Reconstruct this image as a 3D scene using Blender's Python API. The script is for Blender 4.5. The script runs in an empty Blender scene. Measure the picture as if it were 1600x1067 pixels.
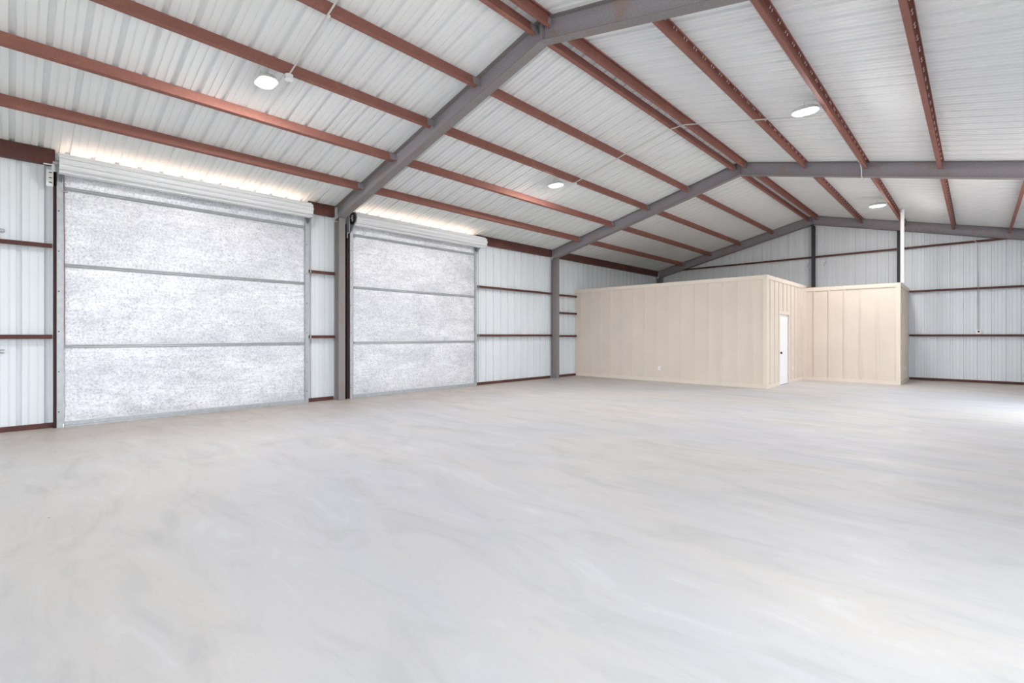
import bpy, bmesh, math, random
from mathutils import Vector, Matrix
random.seed(7)
sc = bpy.context.scene
COL = sc.collection
PI = math.pi

# ------------------------------------------------------------------ place
XL, XR_WALL = -10.38, 1.82          # inner faces of the long walls
XRIDGE, ZRIDGE, SLOPE = -4.28, 5.76, 0.243
YFRONT, YBACK = -10.16, 20.34
FRAMES = [5.09, 12.71, 20.20]       # rafter frames in view
TH = math.atan(SLOPE)
def zr(x): return ZRIDGE - SLOPE * abs(x - XRIDGE)

# ------------------------------------------------------------------ materials
def lin(c):
    return tuple(((v/255)/12.92 if v/255 <= .04045 else ((v/255+.055)/1.055)**2.4) for v in c)
class N:
    def __init__(s, name):
        s.m = bpy.data.materials.new(name); s.m.use_nodes = True
        s.t = s.m.node_tree; s.b = s.t.nodes['Principled BSDF']
    def n(s, typ, **kw):
        x = s.t.nodes.new(typ)
        for k, v in kw.items():
            if k in x.inputs: x.inputs[k].default_value = v
            else: setattr(x, k, v)
        return x
    def l(s, a, b): s.t.links.new(a, b)
    def coord(s, scale=(1,1,1)):
        tc = s.n('ShaderNodeNewGeometry'); mp = s.n('ShaderNodeMapping')
        mp.inputs['Scale'].default_value = scale
        s.l(tc.outputs['Position'], mp.inputs['Vector']); return mp.outputs['Vector']
    def noise(s, vec, scale, detail=4, rough=.55, dist=0):
        x = s.n('ShaderNodeTexNoise'); x.inputs['Scale'].default_value = scale
        x.inputs['Detail'].default_value = detail; x.inputs['Roughness'].default_value = rough
        x.inputs['Distortion'].default_value = dist
        s.l(vec, x.inputs['Vector']); return x.outputs['Fac']
    def ramp(s, fac, stops):
        r = s.n('ShaderNodeValToRGB'); e = r.color_ramp.elements
        while len(e) < len(stops): e.new(.5)
        for el, (p, c) in zip(e, stops):
            el.position = p; el.color = (*c, 1) if not isinstance(c, float) else (c, c, c, 1)
        s.l(fac, r.inputs['Fac']); return r.outputs['Color']
    def mix(s, fac, a, b, mode='MIX'):
        x = s.n('ShaderNodeMix', data_type='RGBA', blend_type=mode)
        if isinstance(fac, (int, float)): x.inputs[0].default_value = fac
        else: s.l(fac, x.inputs[0])
        for v, i in ((a, 6), (b, 7)):
            if isinstance(v, tuple): x.inputs[i].default_value = (*v, 1)
            else: s.l(v, x.inputs[i])
        return x.outputs[2]
    def bump(s, h, strength, dist=.01):
        b = s.n('ShaderNodeBump'); b.inputs['Strength'].default_value = strength
        b.inputs['Distance'].default_value = dist
        s.l(h, b.inputs['Height']); s.l(b.outputs['Normal'], s.b.inputs['Normal'])
    def set(s, rough=.5, metal=0., spec=.5):
        s.b.inputs['Roughness'].default_value = rough; s.b.inputs['Metallic'].default_value = metal
        s.b.inputs['Specular IOR Level'].default_value = spec; return s

def plain(name, rgb, rough=.5, metal=0., spec=.4, var=.06, vs=3.0):
    k = N(name).set(rough, metal, spec); c = lin(rgb)
    f = k.noise(k.coord(), vs, 5)
    k.l(k.ramp(f, [(.3, tuple(v*(1-var) for v in c)), (.7, tuple(min(1, v*(1+var)) for v in c))]), k.b.inputs['Base Color'])
    return k.m
def steel(name, rgb, rust, amount, rough=.6, speck=.12):
    k = N(name).set(rough, 0., .18); c = lin(rgb); r = lin(rust)
    v = k.coord()
    big = k.noise(v, 2.3, 6, .65, .4); fine = k.noise(v, 60, 3, .6)
    f = k.ramp(big, [(.62-amount, 0.), (.78-amount*.6, 1.)])
    base = k.mix(f, c, r)
    k.l(k.mix(1., base, k.ramp(fine, [(.3, 1-speck), (.7, 1+speck)]), 'MULTIPLY'), k.b.inputs['Base Color'])
    k.bump(fine, .15, .004)
    return k.m

M = {}
M['panel'] = plain('white_painted_sheet', (226,231,236), .36, 0, .4, .015, 1.2)
M['roofpanel'] = plain('white_roof_sheet', (232,235,236), .42, 0, .4, .025, 1.0)
M['purlin'] = steel('red_oxide_primer', (144,99,90), (158,112,97), .1, .68, .13)
M['girt'] = steel('dark_brown_primer', (90,60,56), (110,70,60), .12, .5, .12)
M['mill'] = steel('mill_steel', (152,147,154), (156,132,116), .06, .6, .18)
M['column'] = steel('column_steel', (138,133,134), (146,120,106), .05, .6, .18)
M['darksteel'] = steel('dark_grey_steel', (70,68,74), (84,70,66), .04, .6, .12)
M['darktube'] = steel('dark_jamb_steel', (62,44,44), (84,54,50), .1, .55, .12)
M['galv'] = plain('galvanised_steel', (178,182,186), .42, .55, .5, .10, 14)
M['bar'] = plain('grey_tape_bar', (165,168,172), .45, .35, .5, .08, 9)
M['hood'] = plain('offwhite_curtain', (226,228,231), .38, 0, .5, .02, 2)
M['beige'] = plain('beige_siding', (218,206,195), .55, 0, .3, .03, 1.5)
M['beigetrim'] = plain('beige_trim', (223,212,200), .5, 0, .3, .02, 2)
M['doorwhite'] = plain('white_door_paint', (240,241,245), .35, 0, .5, .01, 2)
M['plastic'] = plain('white_plastic', (240,240,240), .35, 0, .5, .01, 4)
M['conduit'] = plain('pale_conduit', (214,213,210), .4, .25, .5, .03, 5)
M['pvc'] = plain('white_pvc', (238,238,238), .3, 0, .5, .01, 4)
M['black'] = plain('black_hardware', (22,22,24), .35, .3, .5, .05, 10)
M['slot'] = plain('dark_slot', (48,48,52), .7, 0, .2, .05, 10)
M['screw'] = plain('zinc_screw', (236,228,224), .4, 0, .6, .05, 20)
M['lamphousing'] = plain('white_lamp_housing', (225,228,230), .4, 0, .5, .02, 6)
M['cord'] = plain('red_cord', (150,84,84), .7, 0, .2, .08, 20)
M['wood'] = plain('bare_lumber', (196,134,108), .7, 0, .2, .10, 8)
M['asphalt'] = plain('grass_ground', (92,98,66), .95, 0, .1, .2, 2)
M['apron'] = plain('pale_bounce_apron', (232,218,208), .9, 0, .1, .05, 2)

M['bouncetan'] = plain('tan_bounce_apron', (240,206,184), .9, 0, .1, .05, 2)  # tinted to warm the light this added apron bounces under the eave
def foil():
    k = N('aluminium_bubble_foil').set(.40, .40, .5)
    v = k.coord(); vs = k.coord((1, .55, 1.5))
    fine = k.noise(v, 34, 4, .8); mid = k.noise(vs, 11, 5, .75, .6); big = k.noise(k.coord((1,.5,1.3)), 1.7, 5, .65, .6)
    hor = k.noise(k.coord((1, .5, 9)), 4, 4, .65, .3); ver = k.noise(k.coord((1, 7, .5)), 3, 4, .65, .3)
    c = k.mix(k.ramp(big, [(.35, 0.), (.65, 1.)]), lin((214,216,224)), lin((246,248,254)))
    c = k.mix(k.ramp(hor, [(.50, 0.), (.72, .55)]), c, lin((196,196,199)))
    c = k.mix(k.ramp(ver, [(.54, 0.), (.76, .45)]), c, lin((194,195,202)))
    c = k.mix(k.ramp(hor, [(.26, .8), (.38, 0.)]), c, lin((250,250,253)))
    c = k.mix(k.ramp(mid, [(.36, .40), (.52, 0.)]), c, lin((178,179,186)))
    c = k.mix(k.ramp(fine, [(.38, .62), (.47, 0.)]), c, lin((152,154,163)))
    c = k.mix(k.ramp(fine, [(.54, 0.), (.66, .7)]), c, lin((252,252,254)))  # foil sparkle painted into the colour: white specks here, grey grains above
    k.l(c, k.b.inputs['Base Color'])
    a = k.n('ShaderNodeMath', operation='MULTIPLY'); k.l(mid, a.inputs[0]); a.inputs[1].default_value = 1.2
    b = k.n('ShaderNodeMath', operation='ADD'); k.l(a.outputs[0], b.inputs[0]); k.l(fine, b.inputs[1])
    k.bump(b.outputs[0], .5, .01)
    return k.m
M['foil'] = foil()

def concrete():
    k = N('polished_concrete').set(.55, 0, .35)
    v = k.coord()
    big = k.noise(k.coord((.35, .9, 1)), .42, 5, .6, .9); mid = k.noise(k.coord((.5, 1.5, 1)), 1.9, 6, .65, .8)
    fine = k.noise(v, 26, 4, .6)
    c = k.mix(k.ramp(big, [(.34, 0.), (.66, 1.)]), lin((190,191,198)), lin((200,196,191)))
    c = k.mix(k.ramp(mid, [(.50, 0.), (.70, .65)]), c, lin((178,178,179)))
    c = k.mix(k.ramp(mid, [(.26, .65), (.42, 0.)]), c, lin((208,209,211)))
    c = k.mix(k.ramp(fine, [(.60, 0.), (.76, .25)]), c, lin((168,167,166)))
    # trowel streaks
    st = k.noise(k.coord((1.2, 9, 1)), 1.5, 4, .6, 1.2)
    c = k.mix(k.ramp(st, [(.60, 0.), (.74, .25)]), c, lin((174,174,176)))
    # tan dust lying along the door wall and the gable end
    g = k.n('ShaderNodeNewGeometry'); sp = k.n('ShaderNodeSeparateXYZ'); k.l(g.outputs['Position'], sp.inputs[0])
    d = k.n('ShaderNodeMapRange'); k.l(sp.outputs['X'], d.inputs['Value'])
    d.inputs['From Min'].default_value = -10.5; d.inputs['From Max'].default_value = -7.2
    d.inputs['To Min'].default_value = 1.; d.inputs['To Max'].default_value = 0.
    e = k.n('ShaderNodeMapRange'); k.l(sp.outputs['Y'], e.inputs['Value'])
    e.inputs['From Min'].default_value = 16.5; e.inputs['From Max'].default_value = 20.3
    mx = k.n('ShaderNodeMath', operation='MAXIMUM'); k.l(d.outputs[0], mx.inputs[0]); k.l(e.outputs[0], mx.inputs[1])
    dn = k.n('ShaderNodeMath', operation='MULTIPLY'); k.l(mx.outputs[0], dn.inputs[0])
    k.l(k.ramp(k.noise(v, 1.6, 6, .65), [(.25, .3), (.72, 1.)]), dn.inputs[1])
    c = k.mix(dn.outputs[0], c, lin((166,148,131)))
    # tiny dark grit
    vo = k.n('ShaderNodeTexVoronoi'); vo.inputs['Scale'].default_value = 1.15; k.l(v, vo.inputs['Vector'])
    c = k.mix(k.ramp(vo.outputs['Distance'], [(.008, .8), (.014, 0.)]), c, lin((112,104,98)))
    k.l(c, k.b.inputs['Base Color'])
    k.l(k.ramp(mid, [(.3, .42), (.7, .62)]), k.b.inputs['Roughness'])
    k.bump(fine, .06, .003)
    return k.m
M['concrete'] = concrete()

def emitter(name, col, s):
    k = N(name); k.b.inputs['Base Color'].default_value = (.9,.9,.9,1)
    k.b.inputs['Emission Color'].default_value = (*col, 1); k.b.inputs['Emission Strength'].default_value = s
    return k.m
LAMP = 290.
M['lens'] = emitter('lit_led_lens', (1., .985, .96), LAMP)

# ------------------------------------------------------------------ mesh helpers
class B:
    def __init__(s): s.v = []; s.f = []; s.mi = []; s.sm = []
    def add(s, vs, fs, mi=0, smooth=False):
        o = len(s.v); s.v += [tuple(p) for p in vs]
        for f in fs: s.f.append([i+o for i in f]); s.mi.append(mi); s.sm.append(smooth)
    def box(s, x0, x1, y0, y1, z0, z1, mi=0):
        s.add([(x0,y0,z0),(x1,y0,z0),(x1,y1,z0),(x0,y1,z0),(x0,y0,z1),(x1,y0,z1),(x1,y1,z1),(x0,y1,z1)],
              [(0,3,2,1),(4,5,6,7),(0,1,5,4),(1,2,6,5),(2,3,7,6),(3,0,4,7)], mi)
    def obox(s, c, ax, ay, az, hx, hy, hz, mi=0):
        c, ax, ay, az = Vector(c), Vector(ax).normalized(), Vector(ay).normalized(), Vector(az).normalized()
        p = [c+ax*hx*i+ay*hy*j+az*hz*k for k in (-1,1) for i,j in ((-1,-1),(1,-1),(1,1),(-1,1))]
        s.add(p, [(0,3,2,1),(4,5,6,7),(0,1,5,4),(1,2,6,5),(2,3,7,6),(3,0,4,7)], mi)
    def prism(s, poly, a, b, put, mi=0, smooth=False):
        """closed 2-D polygon swept from a to b; put(u, v, t) -> point"""
        n = len(poly)
        s.add([put(u,v,t) for t in (a,b) for u,v in poly],
              [(i,(i+1)%n,n+(i+1)%n,n+i) for i in range(n)], mi, smooth)
        s.add([put(u,v,a) for u,v in poly], [tuple(range(n-1,-1,-1))], mi)
        s.add([put(u,v,b) for u,v in poly], [tuple(range(n))], mi)
    def tube(s, pts, r, seg=8, mi=0):
        pts = [Vector(p) for p in pts]; rings = []
        for i, p in enumerate(pts):
            d = ((pts[i]-pts[i-1]).normalized() if i else Vector()) + ((pts[i+1]-pts[i]).normalized() if i < len(pts)-1 else Vector())
            d.normalize(); u = d.cross(Vector((0,0,1)))
            if u.length < 1e-3: u = d.cross(Vector((1,0,0)))
            u.normalize(); w = d.cross(u)
            rings.append([p+u*r*math.cos(2*PI*k/seg)+w*r*math.sin(2*PI*k/seg) for k in range(seg)])
        vs = [q for g in rings for q in g]; fs = []
        for i in range(len(rings)-1):
            for k in range(seg):
                fs.append((i*seg+k, i*seg+(k+1)%seg, (i+1)*seg+(k+1)%seg, (i+1)*seg+k))
        s.add(vs, fs, mi, True)
        s.add(rings[0], [tuple(range(seg))], mi); s.add(rings[-1], [tuple(range(seg-1,-1,-1))], mi)
    def build(s, name, mats, parent=None, bevel=0):
        me = bpy.data.meshes.new(name); me.from_pydata(s.v, [], s.f)
        for m in (mats if isinstance(mats, list) else [mats]): me.materials.append(M[m])
        for p, i, k in zip(me.polygons, s.mi, s.sm): p.material_index = i; p.use_smooth = k
        bm = bmesh.new(); bm.from_mesh(me); bmesh.ops.recalc_face_normals(bm, faces=bm.faces[:]); bm.to_mesh(me); bm.free()
        o = bpy.data.objects.new(name, me); COL.objects.link(o)
        if bevel:
            md = o.modifiers.new('edge', 'BEVEL'); md.width = bevel; md.segments = 2; md.limit_method = 'ANGLE'
        if parent:
            o.parent = parent; o.matrix_parent_inverse = Matrix.Translation(-parent.location)
        return o
def tag(o, label, cat, group=None, kind=None):
    o['label'] = label; o['category'] = cat
    if group: o['group'] = group
    o['kind'] = kind or 'thing'
    return o
def thing(name, loc, label, cat, group=None, kind=None):
    o = bpy.data.objects.new(name, None); COL.objects.link(o); o.location = loc; o.empty_display_size = .1
    return tag(o, label, cat, group, kind)

# ribbed sheet: list of (along, depth) points; depth>0 points away from the room
def ribs(a, b, phase, pitch=.305, dep=.040):
    pts = []; k = math.floor((a-phase)/pitch)-1
    while phase+k*pitch < b+pitch:
        c = phase+k*pitch
        for d, h in ((-.034,0),(-.025,dep),(.025,dep),(.034,0),
                     (.093,0),(.097,.010),(.111,.010),(.115,0),(.190,0),(.194,.010),(.208,.010),(.212,0)):
            pts.append((c+d, h))
        k += 1
    def at(x):
        for (x0,h0),(x1,h1) in zip(pts, pts[1:]):
            if x0 <= x <= x1: return h0+(h1-h0)*(x-x0)/max(1e-9, x1-x0)
        return 0
    return [(a, at(a))]+[p for p in pts if a+1e-4 < p[0] < b-1e-4]+[(b, at(b))]

# ------------------------------------------------------------------ setting
def plane_box(name, x0,x1,y0,y1,z0,z1, mat, label, cat):
    b = B(); b.box(x0,x1,y0,y1,z0,z1); return tag(b.build(name, mat), label, cat, None, 'structure')
plane_box('floor', XL-.03, XR_WALL+.03, YFRONT, YBACK+.03, -.15, 0, 'concrete', 'pale grey bare concrete slab floor of the metal building', 'floor')
plane_box('bounce_apron', -17.4, XL-.05, YFRONT-4, YBACK+4, -.25, -.06, 'bouncetan', 'unseen tan apron added to bounce sun up under the eave', 'ground')  # added reflector, sized so the bounced strip on the roof ends early
plane_box('bounce_apron', XR_WALL+.06, 11.0, YFRONT-4, YBACK+4, -.25, -.06, 'apron', 'unseen pale apron added to bounce daylight through the doorways', 'ground')  # added reflector throwing low light onto the purlins from this side
plane_box('ground', -80, 80, -80, 80, -.5, -.27, 'asphalt', 'open ground around the metal building', 'ground')

D1, D2 = (.50, 4.39), (5.33, 9.17)      # outer edges of the door guides
b = B()
def left_sheet(y0, y1, z0, z1, phase):
    p = ribs(y0, y1, phase)
    vs = [(XL-h, y, z) for z in (z0, z1) for y, h in p]; n = len(p)
    b.add(vs, [(i, i+1, n+i+1, n+i) for i in range(n-1)])
ZE = zr(XL)+.03
left_sheet(YFRONT, D1[0]+.02, .0, ZE, .095)
left_sheet(D1[1]-.02, D2[0]+.02, .0, ZE, .22)
left_sheet(D2[1]-.02, YBACK+.045, .0, ZE, .22)
for d in (D1, D2): b.box(XL-.03, XL, d[0]+.02, d[1]-.02, 4.20, ZE)
tag(b.build('wall_left', 'panel'), 'white ribbed sheet-metal side wall holding the two roll-up doors', 'wall', None, 'structure')

b = B(); p = ribs(XL, XR_WALL, -.27); n = len(p)
i0 = [x for x, h in p]
p = sorted(p+[(XRIDGE, 0.)]); n = len(p)
b.add([(x, YBACK+h, 0) for x, h in p]+[(x, YBACK+h, zr(x)+.03) for x, h in p], [(i, i+1, n+i+1, n+i) for i in range(n-1)])
tag(b.build('wall_back', 'panel'), 'white ribbed sheet-metal gable wall behind the beige office', 'wall', None, 'structure')

# walls the photograph does not show: open doorways added in both to let daylight in
b = B(); OPEN_R = [(-.2, 3.9), (-7.6, -3.6), (11.4, 14.6)]
ys = [YFRONT, OPEN_R[1][0], OPEN_R[1][1], OPEN_R[0][0], OPEN_R[0][1], OPEN_R[2][0], OPEN_R[2][1], YBACK]
for y0, y1 in zip(ys[0::2], ys[1::2]):
    q = ribs(y0, y1, .1); m_ = len(q)
    b.add([(XR_WALL+h, y, z) for z in (0, ZE) for y, h in q], [(i, i+1, m_+i+1, m_+i) for i in range(m_-1)])
for y0, y1 in OPEN_R: b.box(XR_WALL, XR_WALL+.03, y0, y1, 3.7, ZE)
tag(b.build('wall_right', 'panel'), 'white ribbed side wall with doorways added for daylight, behind the camera', 'wall', None, 'structure')
b = B(); OPEN_F = (-9.8, .9)
for x0, x1, z0 in ((XL, OPEN_F[0], 0), (OPEN_F[1], XR_WALL, 0), (OPEN_F[0], OPEN_F[1], 3.9)):
    q = sorted(ribs(x0, x1, 0)+([(XRIDGE, 0.)] if x0 < XRIDGE < x1 else [])); m_ = len(q)
    b.add([(x, YFRONT-h, z0) for x, h in q]+[(x, YFRONT-h, zr(x)+.03) for x, h in q], [(i, i+1, m_+i+1, m_+i) for i in range(m_-1)])
tag(b.build('wall_front', 'panel'), 'white ribbed front gable wall behind the camera', 'wall', None, 'structure')

# roof sheets
b = B(); p = ribs(YFRONT-.1, YBACK+.1, .02); n = len(p)
vs = []
for x in (-10.80, XRIDGE, 2.24): vs += [(x, y, zr(x)+h) for y, h in p]
b.add(vs, [(j*n+i, j*n+i+1, (j+1)*n+i+1, (j+1)*n+i) for j in range(2) for i in range(n-1)])
ceil_ = tag(b.build('ceiling', 'roofpanel'), 'white ribbed metal roof sheets rising to the ridge', 'roof', None, 'structure')

# base angles
for name, segs, lab in (('baseboard_left', [(YFRONT, D1[0]-.01), (D1[1]+.01, 5.0), (D2[1]+.01, 12.6), (12.82, 14.02)], 'dark brown base angle along the foot of the door wall'),):
    b = B()
    for y0, y1 in segs: b.box(XL, XL+.05, y0, y1, 0, .075)
    tag(b.build(name, 'girt'), lab, 'base trim', None, 'structure')
b = B(); b.box(-1.60, XR_WALL, YBACK-.05, YBACK, 0, .075)
tag(b.build('baseboard_back', 'girt'), 'dark brown base angle along the foot of the gable wall', 'base trim', None, 'structure')

# ------------------------------------------------------------------ rafters
FW, FT, RD, WT = .080, .011, .315, .008     # half flange, flange thick, depth, web half
BAYN = ['nearest', 'middle', 'farthest']
for fi, Y in enumerate(FRAMES):
    for side in (-1, 1):
        xe = -10.30 if side < 0 else 1.74
        base = Vector((XRIDGE, Y, ZRIDGE-RD))
        lab = f"grey steel rafter of the {BAYN[fi]} roof frame, half sloping {'down to the doors' if side < 0 else 'away from the doors'}"
        t = thing('rafter', base, lab, 'rafter', 'steel rafters under the roof')
        x0, x1 = (xe, XRIDGE-.001) if side < 0 else (XRIDGE+.001, xe)
        def slab(name, y0, y1, d0, d1, mat):
            k = B()
            k.add([(x, y, zr(x)-d) for x in (x0, x1) for y in (y0, y1) for d in (d0, d1)],
                  [(0,1,3,2),(4,6,7,5),(0,4,5,1),(2,3,7,6),(0,2,6,4),(1,5,7,3)])
            return k.build(name, mat, t)
        slab('top_flange', Y-FW, Y+FW, .001, FT, 'column')
        slab('web', Y-WT, Y+WT, FT, RD-FT, 'mill')
        slab('bottom_flange', Y-FW, Y+FW, RD-FT, RD, 'column')
        k = B(); xp = XRIDGE+side*.006
        k.add([(x, y, z) for x in (xp-.005, xp+.005) for y in (Y-FW*.9, Y+FW*.9) for z in (zr(XRIDGE)-RD+FT+.004, zr(XRIDGE)-.02)],
              [(0,1,3,2),(4,6,7,5),(0,4,5,1),(2,3,7,6),(0,2,6,4),(1,5,7,3)])
        k.build('ridge_plate', 'mill', t)

# ------------------------------------------------------------------ columns
def column(name, x0, x1, Y, hf, ztop, label, mat='column', inner=-1):
    t = thing(name, ((x0+x1)/2, Y, 0), label, 'column', 'steel wall columns')
    k = B(); k.box(x1-.011, x1, Y-hf, Y+hf, 0.012, ztop(x1)); k.build('inner_flange', mat, t)
    k = B(); k.box(x0, x0+.011, Y-hf, Y+hf, 0.012, ztop(x0)); k.build('outer_flange', mat, t)
    k = B()
    k.add([(x, Y+s*.005, z) for x in (x0+.011, x1-.011) for s in (-1,1) for z in (.012, ztop(x))],
          [(0,1,3,2),(4,6,7,5),(0,4,5,1),(2,3,7,6),(0,2,6,4),(1,5,7,3)])
    k.build('web', mat, t)
    k = B(); k.box(x0-.02, x1+.02, Y-hf-.02, Y+hf+.02, 0, .012); k.build('base_plate', mat, t)
    return t
zt = lambda x: zr(x)-RD-.007
column('wall_column', -10.33, -10.10, FRAMES[0], .070, zt, 'brown-grey steel column standing between the two roll-up doors')
column('wall_column', -10.33, -10.10, FRAMES[1], .075, zt, 'brown-grey steel column between the second door and the office')
column('wall_column', -10.33, -10.12, FRAMES[2], .075, zt, 'dark steel corner column rising behind the beige office')
def gable_col(x, label, w=.042):
    t = thing('gable_column', (x, 20.25, 0), label, 'column', 'steel gable columns')
    for nm, y in (('inner_flange', 20.12), ('outer_flange', 20.32)):
        k = B(); k.box(x-w, x+w, y-.006, y+.006, .0, zr(x)-RD-.004 if y < 20.29 else zr(x)-.34); k.build(nm, 'darksteel', t)
    k = B(); k.box(x-.005, x+.005, 20.126, 20.314, 0, zr(x)-RD-.004); k.build('web', 'darksteel', t)
gable_col(-4.28, 'dark steel gable column under the ridge, behind the office')
gable_col(-1.845, 'dark steel gable column just behind the white vent pipe', .040)

# ------------------------------------------------------------------ purlins
PD, PF, PT, PL = .152, .064, .004, .018
def csection(n):            # u = uphill(+)/downhill(-), v = down from the roof sheet; web at u = 0, opens downhill
    return [(0,0),(0,PD),(-PF,PD),(-PF,PD-PL),(-PF+PT,PD-PL),(-PF+PT,PD-PT),(-PT,PD-PT),(-PT,PT),(-PF+PT,PT),(-PF+PT,PL),(-PF,PL),(-PF,0)]
ORD = ['lowest', 'second up from the eave', 'third up from the eave', 'fourth up from the eave']
BAY = ['near bay', 'middle bay', 'far bay']
SPAN = [(-2.40, FRAMES[0]-FW-.004), (FRAMES[0]+FW+.004, FRAMES[1]-FW-.004), (FRAMES[1]+FW+.004, FRAMES[2]-FW-.004)]
def purlin(xw, y0, y1, label, screws=False):
    side = -1 if xw < XRIDGE else 1            # uphill = -side in x
    up = Vector((-side*math.cos(TH), 0, math.sin(TH))); dn = Vector((-side*math.sin(TH), 0, -math.cos(TH)))
    o0 = Vector((xw, 0, zr(xw)-.002))
    t = thing('roof_purlin', (xw, (y0+y1)/2, zr(xw)-PD), label, 'purlin', 'red-brown roof purlins')
    put = lambda u, v, y: tuple(o0+up*u+dn*v+Vector((0, y, 0)))
    k = B(); poly = csection(0)
    n = len(poly)
    k.add([put(u,v,y) for y in (y0,y1) for u,v in poly], [(i,(i+1)%n,n+(i+1)%n,n+i) for i in range(n)])
    for y in (y0, y1):      # end caps as strips of the thin section
        q = [put(u,v,y) for u,v in poly]; o = len(k.v)
        k.add(q, [(0,1,6,7),(1,2,5,6),(2,3,4,5),(7,8,11,0),(8,9,10,11)])
    if screws:
        y = y0+.12
        while y < y1-.05:
            for dy in (0, .075):
                c = Vector(put(-.036, .016, y+dy)); k.obox(c, up, (0,1,0), dn, .005, .005, .016, 1)
            y += .305
    k.build('channel', ['purlin', 'screw'] if screws else 'purlin', t)
    for y, s in ((y0, -1), (y1, 1)):
        k = B(); c0 = Vector(put(.006, PD*.52, y-s*.035+s*.035)); k.obox(c0, up, (0,1,0), dn, .005, .072, PD*.40)
        k.build('end_clip', 'mill', t)
    return t
XP = [-9.14, -7.94, -6.77, -5.60]
XQ = [-2.83, -1.70, -.52, .68]
for bi, (y0, y1) in enumerate(SPAN):
    for i, x in enumerate(XP):
        purlin(x, y0, y1, f"red-brown roof purlin on the door-side slope, {BAY[bi]}, {ORD[i]}")
    purlin(XRIDGE-.125, y0, y1, f"red-brown ridge purlin on the door side of the ridge, {BAY[bi]}")
    purlin(XRIDGE+.145, y0, y1, f"red-brown ridge purlin on the side away from the doors, {BAY[bi]}")
    if bi:
        nm = ['first down from the ridge', 'second down from the ridge', 'third down from the ridge', 'fourth down from the ridge']
        for i, x in enumerate(XQ):
            if bi == 1 and i == 3: continue
            purlin(x, y0, y1, f"screw-studded roof purlin on the slope away from doors, {BAY[bi]}, {nm[i]}", True)
b = None
# eave struts (cut where the door coils stand)
def strut(y0, y1, label):
    t = thing('eave_strut', (-10.30, (y0+y1)/2, 4.07), label, 'eave strut', 'brown eave struts')
    k = B(); k.box(-10.275, -10.270, y0, y1, 4.065, zr(-10.27)-.012)
    k.build('web', 'girt', t)
    k = B(); k.box(-10.379, -10.270, y0, y1, 4.060, 4.065); k.build('bottom_flange', 'girt', t)
    k = B()
    k.add([(x, y, zr(x)-d) for x in (-10.379, -10.270) for y in (y0, y1) for d in (.006, .011)],
          [(0,1,3,2),(4,6,7,5),(0,4,5,1),(2,3,7,6),(0,2,6,4),(1,5,7,3)])
    k.build('top_flange', 'girt', t)
strut(-2.4, .485, 'brown eave strut over the sheet wall before the first roll-up door')
strut(4.42, FRAMES[0]-FW-.01, 'short brown eave strut between the first door coil and column')
strut(9.22, FRAMES[1]-FW-.01, 'brown eave strut between the second door and the next column')
strut(FRAMES[1]+FW+.01, FRAMES[2]-FW-.01, 'brown eave strut running into the far corner above the office')

# ------------------------------------------------------------------ wall girts
def girt_y(y0, y1, z, label, clip=None):
    t = thing('wall_girt', (-10.32, (y0+y1)/2, z), label, 'girt', 'brown girts of the door wall')
    h = .032; q = [(-10.372,z+h),(-10.275,z+h),(-10.275,z-h),(-10.290,z-h),(-10.290,z-h+.004),(-10.279,z-h+.004),(-10.279,z+h-.004),(-10.372,z+h-.004)]
    k = B(); k.prism(q, y0, y1, lambda u, v, y: (u, y, v)); k.build('channel', 'girt', t)
    if clip:
        for yy in clip:
            k = B(); k.box(-10.274, -10.268, yy, yy+.022, z-h-.008, z+h+.004); k.build('clip', 'galv', t)
for z, hn in ((2.80, 'upper'), (1.40, 'lower')):
    girt_y(-2.4, D1[0]-.045, z+.01, f"{hn} brown girt on the wall before the first roll-up door")
    girt_y(D1[1]+.005, FRAMES[0]-.08, z, f"{hn} brown girt between the first roll-up door and its column", (D1[1]+.06,))
    girt_y(FRAMES[0]+.08, D2[0]-.072, z, f"{hn} short brown girt between the column and the second roll-up door")
    girt_y(D2[1]+.005, FRAMES[1]-.085, z+.03, f"{hn} brown girt on the wall beyond the second roll-up door", (D2[1]+.05, D2[1]+.12))
for z, hn in ((2.80, 'upper'), (2.19, 'middle'), (1.40, 'lower')):
    girt_y(FRAMES[1]+.085, 14.015, z+.01, f"{hn} brown girt on the wall between far column and office")
def girt_x(x0, x1, z, label):
    t = thing('gable_girt', ((x0+x1)/2, 20.28, z), label, 'girt', 'brown girts of the gable wall')
    h = .032; q = [(20.339,z+h),(20.235,z+h),(20.235,z-h),(20.25,z-h),(20.25,z-h+.004),(20.239,z-h+.004),(20.239,z+h-.004),(20.339,z+h-.004)]
    k = B(); k.prism(q, x0, x1, lambda u, v, x: (x, u, v)); k.build('channel', 'girt', t)
    k = B(); k.box(x0, x0+.05, 20.228, 20.2345, z-.03, z+.03); k.build('clip', 'girt', t)
girt_x(-9.25, -4.34, 4.27, 'high brown gable girt between the far corner and the ridge column')
girt_x(-4.22, -1.90, 4.27, 'high brown gable girt between ridge column and white vent pipe')
girt_x(-1.785, .86, 4.27, 'high brown gable girt running from the vent pipe under the rafter')
girt_x(-1.58, 1.76, 2.85, 'middle brown gable girt on the open wall beside the office')
girt_x(-1.58, 1.76, 1.43, 'low brown gable girt beside the office, under the outlet box')

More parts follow.
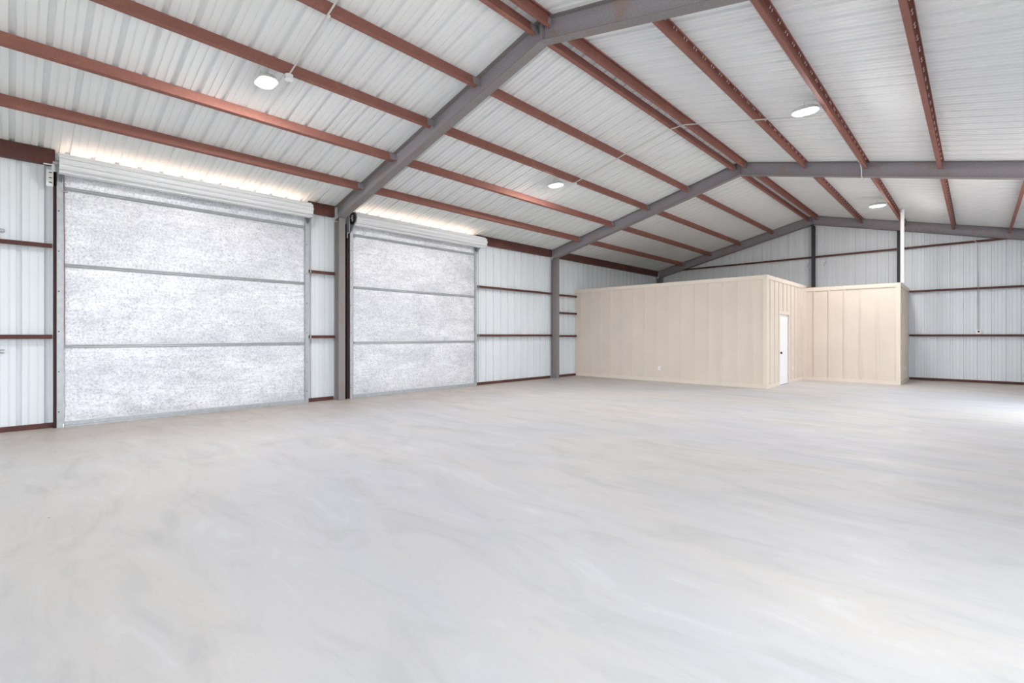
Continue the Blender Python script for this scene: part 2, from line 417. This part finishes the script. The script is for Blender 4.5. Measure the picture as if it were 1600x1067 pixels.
# ------------------------------------------------------------------ roll-up doors
XF = -10.225                 # face of the foil
def roll_door(Y0, Y1, label, first):
    t = thing('roll_up_door', (-10.25, (Y0+Y1)/2, 0), label, 'roll-up door', 'roll-up doors')
    g = .060
    for y, s in ((Y0, 1), (Y1-g, -1)):
        k = B(); k.box(-10.31, -10.205, y, y+g, 0, 3.80)
        k.box(-10.37, -10.25, y, y+g, 3.80, 4.19)
        yi = y+g if s > 0 else y
        k.box(-10.30, -10.212, yi if s > 0 else yi-.014, yi+.014 if s > 0 else yi, 0, 3.93)
        z = .25
        gd = k.build('guide_rail', 'galv', t)
        while z < 3.7:
            k = B(); yc = y+g*.38; k.obox((-10.2045, yc, z), (1,0,0), (0,1,0), (0,0,1), .002, .008, .008); z += .62
            k.build('bolt_head', 'slot', gd)
    # dark jamb tube beyond the guide
    for y0, y1 in (((Y0-.035, Y0+.003),) if first else ((Y0-.062, Y0+.003),)):
        k = B(); k.box(-10.36, -10.235, y0, y1, 0, 3.95); k.build('jamb', 'darktube', t)
    k = B(); k.box(-10.36, -10.30, Y1-.02, Y1+.002, 0, 3.95); k.build('jamb', 'darktube', t)
    # curtain sheet behind the insulation
    yi0, yi1 = Y0+g+.006, Y1-g-.006
    k = B(); p_ = [(-10.25 + (.006 if i % 4 in (1, 2) else 0), .05+i*.03) for i in range(134)]
    n = len(p_); k.add([(x, y, z) for y in (yi0, yi1) for x, z in p_], [(i, i+1, n+i+1, n+i) for i in range(n-1)])
    k.build('curtain', 'hood', t)
    # insulation sheets between the bars, slightly quilted
    zs = [.085, 1.262, 2.525, 3.715, 4.02]
    rnd = random.Random(3 if first else 9)
    for i in range(4):
        z0, z1 = zs[i]+.008, zs[i+1]-.008
        ny, nz = 44, 14 if i < 3 else 4
        ph = [rnd.uniform(0, 6.28) for _ in range(8)]
        ya, yb = Y0+g+.035, Y1-g-.02
        vs = []
        for a in range(nz+1):
            for c in range(ny+1):
                u, w = c/ny, a/nz
                e = min(1, min(u, 1-u)*20)*min(1, min(w, 1-w)*8)
                d = .006*math.sin(9*u+ph[0]+3*w)*math.sin(5*w+ph[1])+.004*math.sin(31*u+ph[2])*math.sin(11*w+ph[3])+.003*rnd.uniform(-1,1)
                vs.append((XF-.012+.014*e**.5+d*e, ya+(yb-ya)*u + (.006*math.sin(17*w+ph[4]+i) if c in (0, ny) else 0), z0+(z1-z0)*w))
        fs = [(a*(ny+1)+c, a*(ny+1)+c+1, (a+1)*(ny+1)+c+1, (a+1)*(ny+1)+c) for a in range(nz) for c in range(ny)]
        k = B(); k.add(vs, fs, 0, True); k.build('foil_panel', 'foil', t)
    for z in zs[1:4]:
        k = B(); k.prism([(XF-.02, z-.028), (XF+.010, z-.028), (XF+.016, z-.018), (XF+.010, z-.004), (XF+.016, z+.012), (XF+.010, z+.026), (XF-.02, z+.026)],
                         Y0+g+.04, Y1-g-.03, lambda u, v, y: (u, y, v)); k.build('stiffener_bar', 'bar', t)
    k = B(); k.prism([(-10.26, .008), (XF+.03, .008), (XF+.03, .03), (XF+.012, .036), (XF+.012, .082), (-10.26, .082)], Y0+g+.02, Y1-g-.02, lambda u, v, y: (u, y, v))
    k.build('bottom_bar', 'galv', t)
    # the coil: ribbed roll of the white curtain
    cx, cz, r = -10.06, 4.045, .138
    poly = []
    for j in range(10):
        a0 = 2*PI*j/10+.25
        for da, dr in ((0, .006), (.10, .006), (.115, -.018), (.175, -.018), (.19, .006), (.30, .006), (.33, .018), (.45, .018), (.48, .006)):
            poly.append((cx+(r+dr)*math.cos(a0+da), cz+(r+dr)*math.sin(a0+da)))
    c0, c1 = (Y0+.015, Y1-.02) if first else (Y0+.02, Y1+.14)
    k = B(); k.prism(poly, c0, c1, lambda u, v, y: (u, y, v)); coil = k.build('curtain_coil', 'hood', t)
    for ya, yb in ((Y0-.05, c0-.002), (c1+.002, Y1+(.02 if first else .17))):
        k = B(); k.tube([(cx, ya, cz), (cx, yb, cz)], .022, 12); k.build('axle', 'galv', t)
    # brackets under the coil ends
    for y in (Y0+.004, Y1-.012):
        k = B(); k.prism([(-10.30, 3.74), (-10.20, 3.74), (-10.03, 3.90), (-10.03, 4.09), (-10.15, 4.13), (-10.30, 4.10)], y, y+.006, lambda u, v, yy: (u, yy, v))
        k.build('bracket', 'galv', t)
    for y in (Y0+.045, Y1-.10):
        k = B(); k.box(XF+.002, XF+.03, y, y+.085, 3.655, 3.672); k.build('stop_bar', 'bar', t)
    if first:
        k = B(); k.box(-10.262, -10.25, Y0-.115, Y0-.012, 3.72, 3.97); k.box(-10.25, -10.235, Y0-.027, Y0-.012, 3.72, 3.97)
        k.box(-10.262, -10.25, Y0-.055, Y0-.02, 3.97, 4.07); k.box(-10.262, -10.245, Y0-.145, Y0-.02, 4.045, 4.062)
        pl = k.build('mounting_plate', 'plastic', t)
        for z in (3.78, 3.85, 3.93):
            k = B(); k.box(-10.25, -10.248, Y0-.085, Y0-.05, z-.006, z+.006); k.build('slot', 'slot', pl)
        k = B(); k.tube([(XF+.012, Y0+g+.02, 3.93), (XF+.014, Y0+g+.022, 3.2), (XF+.012, Y0+g+.030, 2.6), (XF+.014, Y0+g+.028, 1.9), (XF+.012, Y0+g+.032, 1.28)], .004, 6)
        k.build('pull_cord', 'cord', t)
    else:
        k = B(); k.box(-10.22, -10.07, Y0-.085, Y0-.075, 3.74, 4.06); k.box(-10.22, -10.205, Y0-.085, Y0-.012, 3.74, 4.06)
        k.box(-10.215, -10.20, Y0-.075, Y0-.06, 3.62, 3.74)
        pl = k.build('mounting_plate', 'galv', t)
        sp = []
        for j in range(20):
            a = 2*PI*j/20
            for q, rr in ((0, .125), (.1, .138), (.2, .125)): sp.append((cx+rr*math.cos(a+q), cz+rr*math.sin(a+q)))
        k = B(); k.prism(sp, Y0-.030, Y0-.010, lambda u, v, y: (u, y, v)); k.build('chain_sprocket', 'black', t)
        k = B()
        for j in range(5): k.obox((cx+.02, Y0-.034, cz-.06+.03*j), (0,1,0), (1,0,0), (0,0,1), .004, .03, .006)
        k.build('drive_chain', 'screw', t)
    return t
roll_door(D1[0], D1[1], 'nearer, larger foil-insulated roll-up door with white coil on top', True)
roll_door(D2[0], D2[1], 'farther foil-insulated roll-up door with chain sprocket beside the column', False)

# ------------------------------------------------------------------ beige office
OX, OY, RX, RY = -4.06, 14.04, -1.61, 17.80     # front corner, recess corner
H1, H2 = 3.055, 2.955
off = thing('office_room', ((XL+OX)/2, OY, 0), 'beige board-and-batten office box built into the far corner', 'office')
BT, BW = .021, .026        # batten thickness, half width
def siding(name, pts, z0, z1, battens, normal, label, cut=None, top=.11, bot=.10):
    """pts: two plan corners; battens: distances along; normal: outward plan vector"""
    a, c = Vector((*pts[0], 0)), Vector((*pts[1], 0)); d = (c-a).normalized(); L = (c-a).length; nn = Vector((*normal, 0))
    k = B()
    def slab(s0, s1, za, zb, t0, t1):
        P = [a+d*s+nn*t+Vector((0,0,z)) for z in (za, zb) for s, t in ((s0,t0),(s1,t0),(s1,t1),(s0,t1))]
        k.add(P, [(0,3,2,1),(4,5,6,7),(0,1,5,4),(1,2,6,5),(2,3,7,6),(3,0,4,7)])
    if cut:
        slab(0, cut[0], z0, z1, -.10, 0); slab(cut[1], L, z0, z1, -.10, 0); slab(cut[0], cut[1], cut[2], z1, -.10, 0)
    else: slab(0, L, z0, z1, -.10, 0)
    for s in battens:
        zb = bot
        if cut and cut[0]-.09 < s < cut[1]+.09: zb = cut[2]+.10
        slab(s-BW, s+BW, zb, z1-top, .0, BT)
    w = k.build('siding_wall', 'beige', off); w['label'] = label
    k = B(); slab(0, L, z1-top, z1, 0, BT+.004); k.build('top_trim', 'beigetrim', w)
    k = B()
    if cut: slab(0, cut[0]-.085, 0, bot, 0, BT+.002); slab(cut[1]+.085, L, 0, bot, 0, BT+.002)
    else: slab(0, L, 0, bot, 0, BT+.002)
    k.build('bottom_trim', 'beigetrim', w)
    return w, slab
w1, _ = siding('siding_wall', ((XL+.005, OY), (OX, OY)), 0, H1, [(-4.43-.406*i)-XL-.005 for i in range(15)], (0,-1), 'long beige wall facing the open floor')
DY0, DY1, DZ = 15.20, 16.12, 2.035
w2, _ = siding('siding_wall', ((OX, OY+.001), (OX, RY+.35)), 0, H1, [14.34-OY+.405*i for i in range(9)], (1,0), 'short beige wall with the white door', (DY0-OY, DY1-OY, DZ))
w3, _ = siding('siding_wall', ((OX+.001, RY), (RX, RY)), 0, H2, [-3.74-OX+.406*i for i in range(5)], (0,-1), 'recessed beige wall beside the door')
w4, _ = siding('siding_wall', ((RX, RY+.001), (RX, YBACK-.055)), 0, H2, [.4*i+.35 for i in range(5)], (1,0), 'end beige wall beside the open gable wall')
k = B()
for (x0,x1,y0,y1,z1) in ((OX-.085, OX+.022, OY-.024, OY+.0, H1), (OX+.0, OX+.024, OY-.022, OY+.085, H1)): k.box(x0,x1,y0,y1,0,z1)
k.build('corner_trim', 'beigetrim', off)
k = B(); k.box(RX-.085, RX+.022, RY-.024, RY, 0, H2); k.box(RX, RX+.024, RY-.022, RY+.085, 0, H2); k.build('corner_trim', 'beigetrim', off)
k = B(); k.box(OX+.0, OX+.085, RY-.021, RY, .1, H2); k.build('corner_trim', 'beigetrim', off)
k = B(); k.box(XL+.02, OX-.02, OY+.02, YBACK-.06, H1-.16, H1-.02); k.box(OX-.02, RX-.02, RY+.36, YBACK-.06, H2-.16, H2-.02); k.build('roof_deck', 'beige', off)
k = B(); k.box(OX-.08, OX-.01, RY+.355, RY+.90, H2+.0, H1-.005); k.box(OX-.01, OX+.30, RY+.37, RY+.46, H2-.015, H2+.045)
pw = k.build('roof_plank', 'wood', off); pw['label'] = 'bare orange-brown lumber end showing above the trim'
# the white door and its casing
cs = B()
for y0, y1, z0, z1 in ((DY0-.085, DY0, 0, DZ+.085), (DY1, DY1+.085, 0, DZ+.085), (DY0, DY1, DZ, DZ+.085)): cs.box(OX, OX+.022, y0, y1, z0, z1)
cs.build('door_casing', 'beigetrim', off)
k = B(); k.box(OX-.055, OX-.020, DY0+.006, DY1-.006, .015, DZ-.006)
rows = [(.16, .62), (.80, 1.28), (1.43, 1.88)]
mid = (DY0+DY1)/2
for z0, z1 in rows:
    for y0, y1 in ((DY0+.12, mid-.05), (mid+.05, DY1-.12)):
        k.add([(OX-.020, y0, z0), (OX-.020, y1, z0), (OX-.020, y1, z1), (OX-.020, y0, z1), (OX-.013, y0+.03, z0+.03), (OX-.013, y1-.03, z0+.03), (OX-.013, y1-.03, z1-.03), (OX-.013, y0+.03, z1-.03)],
              [(0,1,5,4),(1,2,6,5),(2,3,7,6),(3,0,4,7),(4,5,6,7)])
dl = k.build('door', 'doorwhite', off); dl['label'] = 'white panelled door leaf'
def knob(name, y, z, r, dpt, prof):
    k = B(); seg = 14; rings = []
    for rr, xx in prof: rings.append([(OX-.020+xx, y+rr*math.cos(2*PI*j/seg), z+rr*math.sin(2*PI*j/seg)) for j in range(seg)])
    vs = [p for g in rings for p in g]
    k.add(vs, [(i*seg+j, i*seg+(j+1)%seg, (i+1)*seg+(j+1)%seg, (i+1)*seg+j) for i in range(len(rings)-1) for j in range(seg)], 0, True)
    k.add(rings[-1], [tuple(range(seg))]); k.build(name, 'black', dl)
knob('door_knob', DY0+.085, .93, .03, .06, [(.034, 0), (.034, .008), (.014, .012), (.014, .035), (.028, .042), (.034, .055), (.026, .072), (.012, .076)])
knob('deadbolt', DY0+.085, 1.10, .025, .02, [(.028, 0), (.028, .010), (.022, .016), (.010, .018)])
k = B()
for z in (.25, 1.02, 1.78): k.box(OX-.021, OX-.012, DY1-.012, DY1-.002, z-.045, z+.045)
k.build('hinge', 'galv', dl)
k = B(); k.box(OX-.06, OX+.012, DY0+.002, DY1-.002, 0, .014); k.build('threshold', 'bar', off)

# outlets
def outlet(loc, ax, label):
    t = thing('wall_outlet', loc, label, 'outlet', 'white wall outlets'); c = Vector(loc); ax = Vector(ax); sd = ax.cross(Vector((0,0,1)))
    k = B(); k.obox(c+ax*.004, sd, ax, (0,0,1), .038, .004, .060); k.build('cover_plate', 'plastic', t, .002)
    for dz in (-.021, .021):
        k = B(); k.obox(c+ax*.0095+Vector((0,0,dz)), sd, ax, (0,0,1), .017, .0015, .014); s_ = k.build('socket', 'plastic', t)
        k = B()
        for q in (-.006, .006): k.obox(c+ax*.0115+sd*q+Vector((0,0,dz)), sd, ax, (0,0,1), .0012, .0006, .004)
        k.build('slot', 'slot', s_)
outlet((-7.14, OY-.001, .41), (0,-1,0), 'white outlet low on the long beige office wall')
outlet((OX+.001, 16.57, .42), (1,0,0), 'white outlet low beside the white office door')
outlet((RX+.001, 19.3, .41), (1,0,0), 'pale outlet low on the shaded end wall of the office')

# ------------------------------------------------------------------ pipe, conduits, boxes
px, py = -1.555, 17.90
t = thing('vent_pipe', (px, py, H2), 'white vent pipe rising from the office corner to the roof', 'pipe')
k = B(); k.tube([(px, py, H2+.001), (px, py, zr(px)-.06)], .046, 20); k.build('pipe', 'pvc', t)
k = B(); k.tube([(px, py, zr(px)-.13), (px, py, zr(px)-.02)], .052, 20); k.build('coupling', 'pvc', t)
k = B(); k.obox((px, py, zr(px)-.006), (math.cos(TH),0,-math.sin(TH)), (0,1,0), (math.sin(TH),0,math.cos(TH)), .062, .062, .004); k.build('roof_flashing', 'pvc', t)

CZ = PD+.018
def czr(x): return zr(x)-CZ
def conduit(pts, label, straps=(), r=.0115):
    t = thing('conduit', pts[0], label, 'conduit', 'pale electrical conduits')
    k = B(); k.tube(pts, r, 8); k.build('tube', 'conduit', t)
    for s in straps:
        k = B(); k.obox(s, (1,0,0), (0,1,0), (0,0,1), .016, .016, .013); k.build('strap', 'plastic', t)
LAMPS = [(-7.03, 2.44, 4.92), (-7.02, 8.76, 4.92), (-1.955, 8.72, 4.985), (-1.955, 16.42, 4.985)]
yA, yB = 2.64, 9.13
conduit([(-6.73, yA, czr(-6.73)), (-5.55, yA, czr(-5.55)), (-4.42, yA, czr(-4.42)-.01), (-4.14, yA, czr(-4.14)-.01), (-2.9, yA, czr(-2.9))],
        'pale conduit running up the near roof slope from the nearest lamp', [(-5.62, yA+.02, czr(-5.62)+.005)])
conduit([(-6.73, yB, czr(-6.73)), (-5.55, yB, czr(-5.55)), (-4.46, yB, czr(-4.46)-.008), (-4.12, yB, czr(-4.12)-.008), (-2.8, yB, czr(-2.8)), (-1.83, yB, czr(-1.83))],
        'pale conduit crossing under the ridge in the middle bay')
xc = -1.775
conduit([(xc, -2.3, zr(xc)-.085), (xc, 5.5, zr(xc)-.085), (xc, 12.42, zr(xc)-.085), (xc, 12.56, zr(xc)-.16), (xc, 12.60, zr(xc)-.2), (xc, 12.60, zr(xc)-RD-.02), (xc, 12.80, zr(xc)-RD-.02), (xc, 12.84, zr(xc)-RD+.03), (xc, 12.95, zr(xc)-.085), (xc, 20.0, zr(xc)-.085)],
        'pale conduit along the purlin holding the two lamps above the office', [(xc, y, zr(xc)-.085) for y in (7.5, 8.3, 10.0, 11.6, 12.3, 14.2, 15.6, 17.5)])
# gable wall conduit with its outlet box
conduit([(-.10, 20.225, 4.31), (-.06, 20.215, 4.30), (0.0, 20.215, 4.22), (.02, 20.30, 4.10), (.025, 20.32, 3.9), (.03, 20.32, 2.93), (.03, 20.22, 2.89), (.03, 20.22, 2.81), (.03, 20.32, 2.76), (.03, 20.32, 1.60)],
        'thin pale conduit dropping down the gable wall to the outlet box', (), .009)
t = thing('outlet_box', (.035, 20.30, 1.52), 'small white outlet box on the low gable girt', 'outlet')
k = B(); k.box(-.03, .10, 20.25, 20.33, 1.463, 1.60); k.build('box', 'plastic', t, .006)
k = B(); k.box(.015, .055, 20.247, 20.2495, 1.52, 1.57); k.build('cover', 'slot', t)
# small hook on the girt beyond the second door
t = thing('cable_clamp', (-10.27, 11.08, 1.46), 'small white clamp on the girt beyond the second door', 'clamp')
k = B(); k.tube([(-10.29, 11.0+.12*math.cos(a), 1.465+.085*math.sin(a)) for a in [PI*i/10 for i in range(11)]], .006, 6); k.build('loop', 'conduit', t)
k = B(); k.box(-10.30, -10.275, 11.10, 11.24, 1.463, 1.475); k.build('foot', 'plastic', t)
for x, lab in ((-4.46, 'small wire hook on the gable sheet, door side of the ridge column'), (-3.93, 'small wire hook on the gable sheet, pipe side of the ridge column')):
    t = thing('wire_hook', (x, 20.33, 4.0), lab, 'hook')
    k = B(); k.tube([(x-.03, 20.339, 3.93), (x-.03, 20.30, 3.97), (x-.02, 20.29, 4.04), (x+.02, 20.29, 4.06), (x+.04, 20.30, 4.06)], .008, 6); k.build('wire', 'bar', t)
# wire stubs near the frame edge
for z, lab in ((2.985, 'bent grey wire stub on the sheet wall above the upper girt'), (1.20, 'grey wire stub on the sheet wall below the lower girt')):
    t = thing('wire_stub', (-10.36, -.1, z), lab, 'wire')
    k = B()
    pts = [(-10.379, -.45, z+.01), (-10.355, -.16, z+.015), (-10.355, -.06, z+.01), (-10.355, -.055, z-.03)] if z > 2 else [(-10.379, -.45, z+.01), (-10.355, -.2, z+.01), (-10.355, -.055, z+.015)]
    k.tube(pts, .008, 6); k.build('wire', 'bar', t)
    k = B(); k.tube([(-10.379, -.45, z-.025), (-10.355, -.055, z-.028)], .008, 6); k.build('wire', 'bar', t)

# ------------------------------------------------------------------ lamps
def rrect(hx, hy, r, n=6):
    out = []
    for cx, cy, a0 in ((hx-r, hy-r, 0), (-hx+r, hy-r, PI/2), (-hx+r, -hy+r, PI), (hx-r, -hy+r, 1.5*PI)):
        out += [(cx+r*math.cos(a0+PI/2*i/n), cy+r*math.sin(a0+PI/2*i/n)) for i in range(n+1)]
    return out
LN = ['lit ceiling lamp nearest the first roll-up door', 'lit ceiling lamp on the door-side slope in the middle bay',
      'lit ceiling lamp beside the long conduit in the middle bay', 'lit ceiling lamp above the recessed office wall']
HX, HY = .180, .120
def stack(k, levels, mi=0):
    rings = [[(x*s, y*s, z) for x, y in rrect(HX, HY, .11)] for s, z in levels]; n = len(rings[0])
    k.add([p for g in rings for p in g], [(i*n+j, i*n+(j+1)%n, (i+1)*n+(j+1)%n, (i+1)*n+j) for i in range(len(rings)-1) for j in range(n)], mi, True)
    k.add(rings[0], [tuple(range(n))], mi); k.add(rings[-1], [tuple(range(n))], mi)
proto = None
for (x, y, z), lab in zip(LAMPS, LN):
    if proto is None:
        t = bpy.data.objects.new('ceiling_lamp', None); COL.objects.link(t); t.empty_display_size = .1
        k = B(); stack(k, [(.62, .055), (.75, .05), (.98, .025), (1.04, .0), (1.15, -.020), (1.14, -.024), (1.0, -.022)]); k.build('housing', 'lamphousing', t)
        k = B(); stack(k, [(1.0, -.0225), (.92, -.034), (.74, -.045), (.45, -.051)]); k.build('lens', 'lens', t)
        for dy in (-.07, .07):
            k = B(); k.tube([(0, dy, .05), (0, dy, .10), (.012, dy, .12)], .004, 6); k.build('hook', 'galv', t)
        proto = t; chs = list(t.children); o = t
    else:
        o = proto.copy(); COL.objects.link(o)
        for c in chs:
            d = c.copy(); COL.objects.link(d); d.parent = o
    o.location = (x, y, z); tag(o, lab, 'lamp', 'white ceiling lamps')
for (x, y, z), lab in (((-6.765, yA, czr(-6.77)-.017), 'pale junction box beside the lamp nearest the first door'), ((-6.765, yB, czr(-6.77)-.017), 'pale junction box beside the middle-bay lamp on the door side')):
    t = thing('junction_box', (x, y, z), lab, 'junction box', 'pale junction boxes')
    k = B(); k.tube([(x, y, z+.015), (x, y, z-.045)], .055, 16); k.build('box', 'lamphousing', t)
    k = B(); k.tube([(x, y, z-.0455), (x, y, z-.052)], .058, 16); k.build('cover', 'lamphousing', t)

# ------------------------------------------------------------------ light
w = bpy.data.worlds.new('sky'); sc.world = w; w.use_nodes = True
bg = w.node_tree.nodes['Background']; bg.inputs['Color'].default_value = (.90, .95, 1.0, 1); bg.inputs['Strength'].default_value = 3.3
def portal(name, loc, rot, sx, sy):  # guides sky sampling through the added doorways
    l = bpy.data.lights.new(name, 'AREA'); l.shape = 'RECTANGLE'; l.size = sx; l.size_y = sy; l.cycles.is_portal = True
    o = bpy.data.objects.new(name, l); COL.objects.link(o); o.location = loc; o.rotation_euler = rot
for i, (y0, y1) in enumerate(OPEN_R): portal('added_doorway_portal', (XR_WALL+.02, (y0+y1)/2, 1.85), (0, PI/2, 0), 3.7, y1-y0)
portal('added_doorway_portal', ((OPEN_F[0]+OPEN_F[1])/2, YFRONT-.03, 1.95), (PI/2, 0, 0), OPEN_F[1]-OPEN_F[0], 3.9)
s = bpy.data.lights.new('sun', 'SUN'); s.energy = 3.0; s.angle = .01; s.color = (1., .95, .90)
so = bpy.data.objects.new('sun', s); COL.objects.link(so); so.rotation_euler = Vector((.30, .72, -.62)).to_track_quat('-Z', 'Y').to_euler(); so.location = (-25, 5, 20)

# ------------------------------------------------------------------ camera
cd = bpy.data.cameras.new('camera'); cam = bpy.data.objects.new('camera', cd); COL.objects.link(cam)
cam.location = (0, 0, 1.43); cam.rotation_euler = (PI/2, 0, math.radians(43.9))
cd.sensor_fit = 'HORIZONTAL'; cd.sensor_width = 36; cd.lens = 36*755/1600; cd.shift_y = -9.5/1600; cd.clip_start = .05; cd.clip_end = 300
sc.camera = cam
vs_ = sc.view_settings; vs_.view_transform = 'Standard'; vs_.look = 'None'; vs_.gamma = 1; vs_.use_curve_mapping = False; vs_.exposure = 0.79
sc.cycles.max_bounces = 12; sc.cycles.diffuse_bounces = 7; sc.cycles.glossy_bounces = 4
sc.cycles.use_denoising = True
sc.cycles.sample_clamp_indirect = 8; sc.cycles.sample_clamp_direct = 4
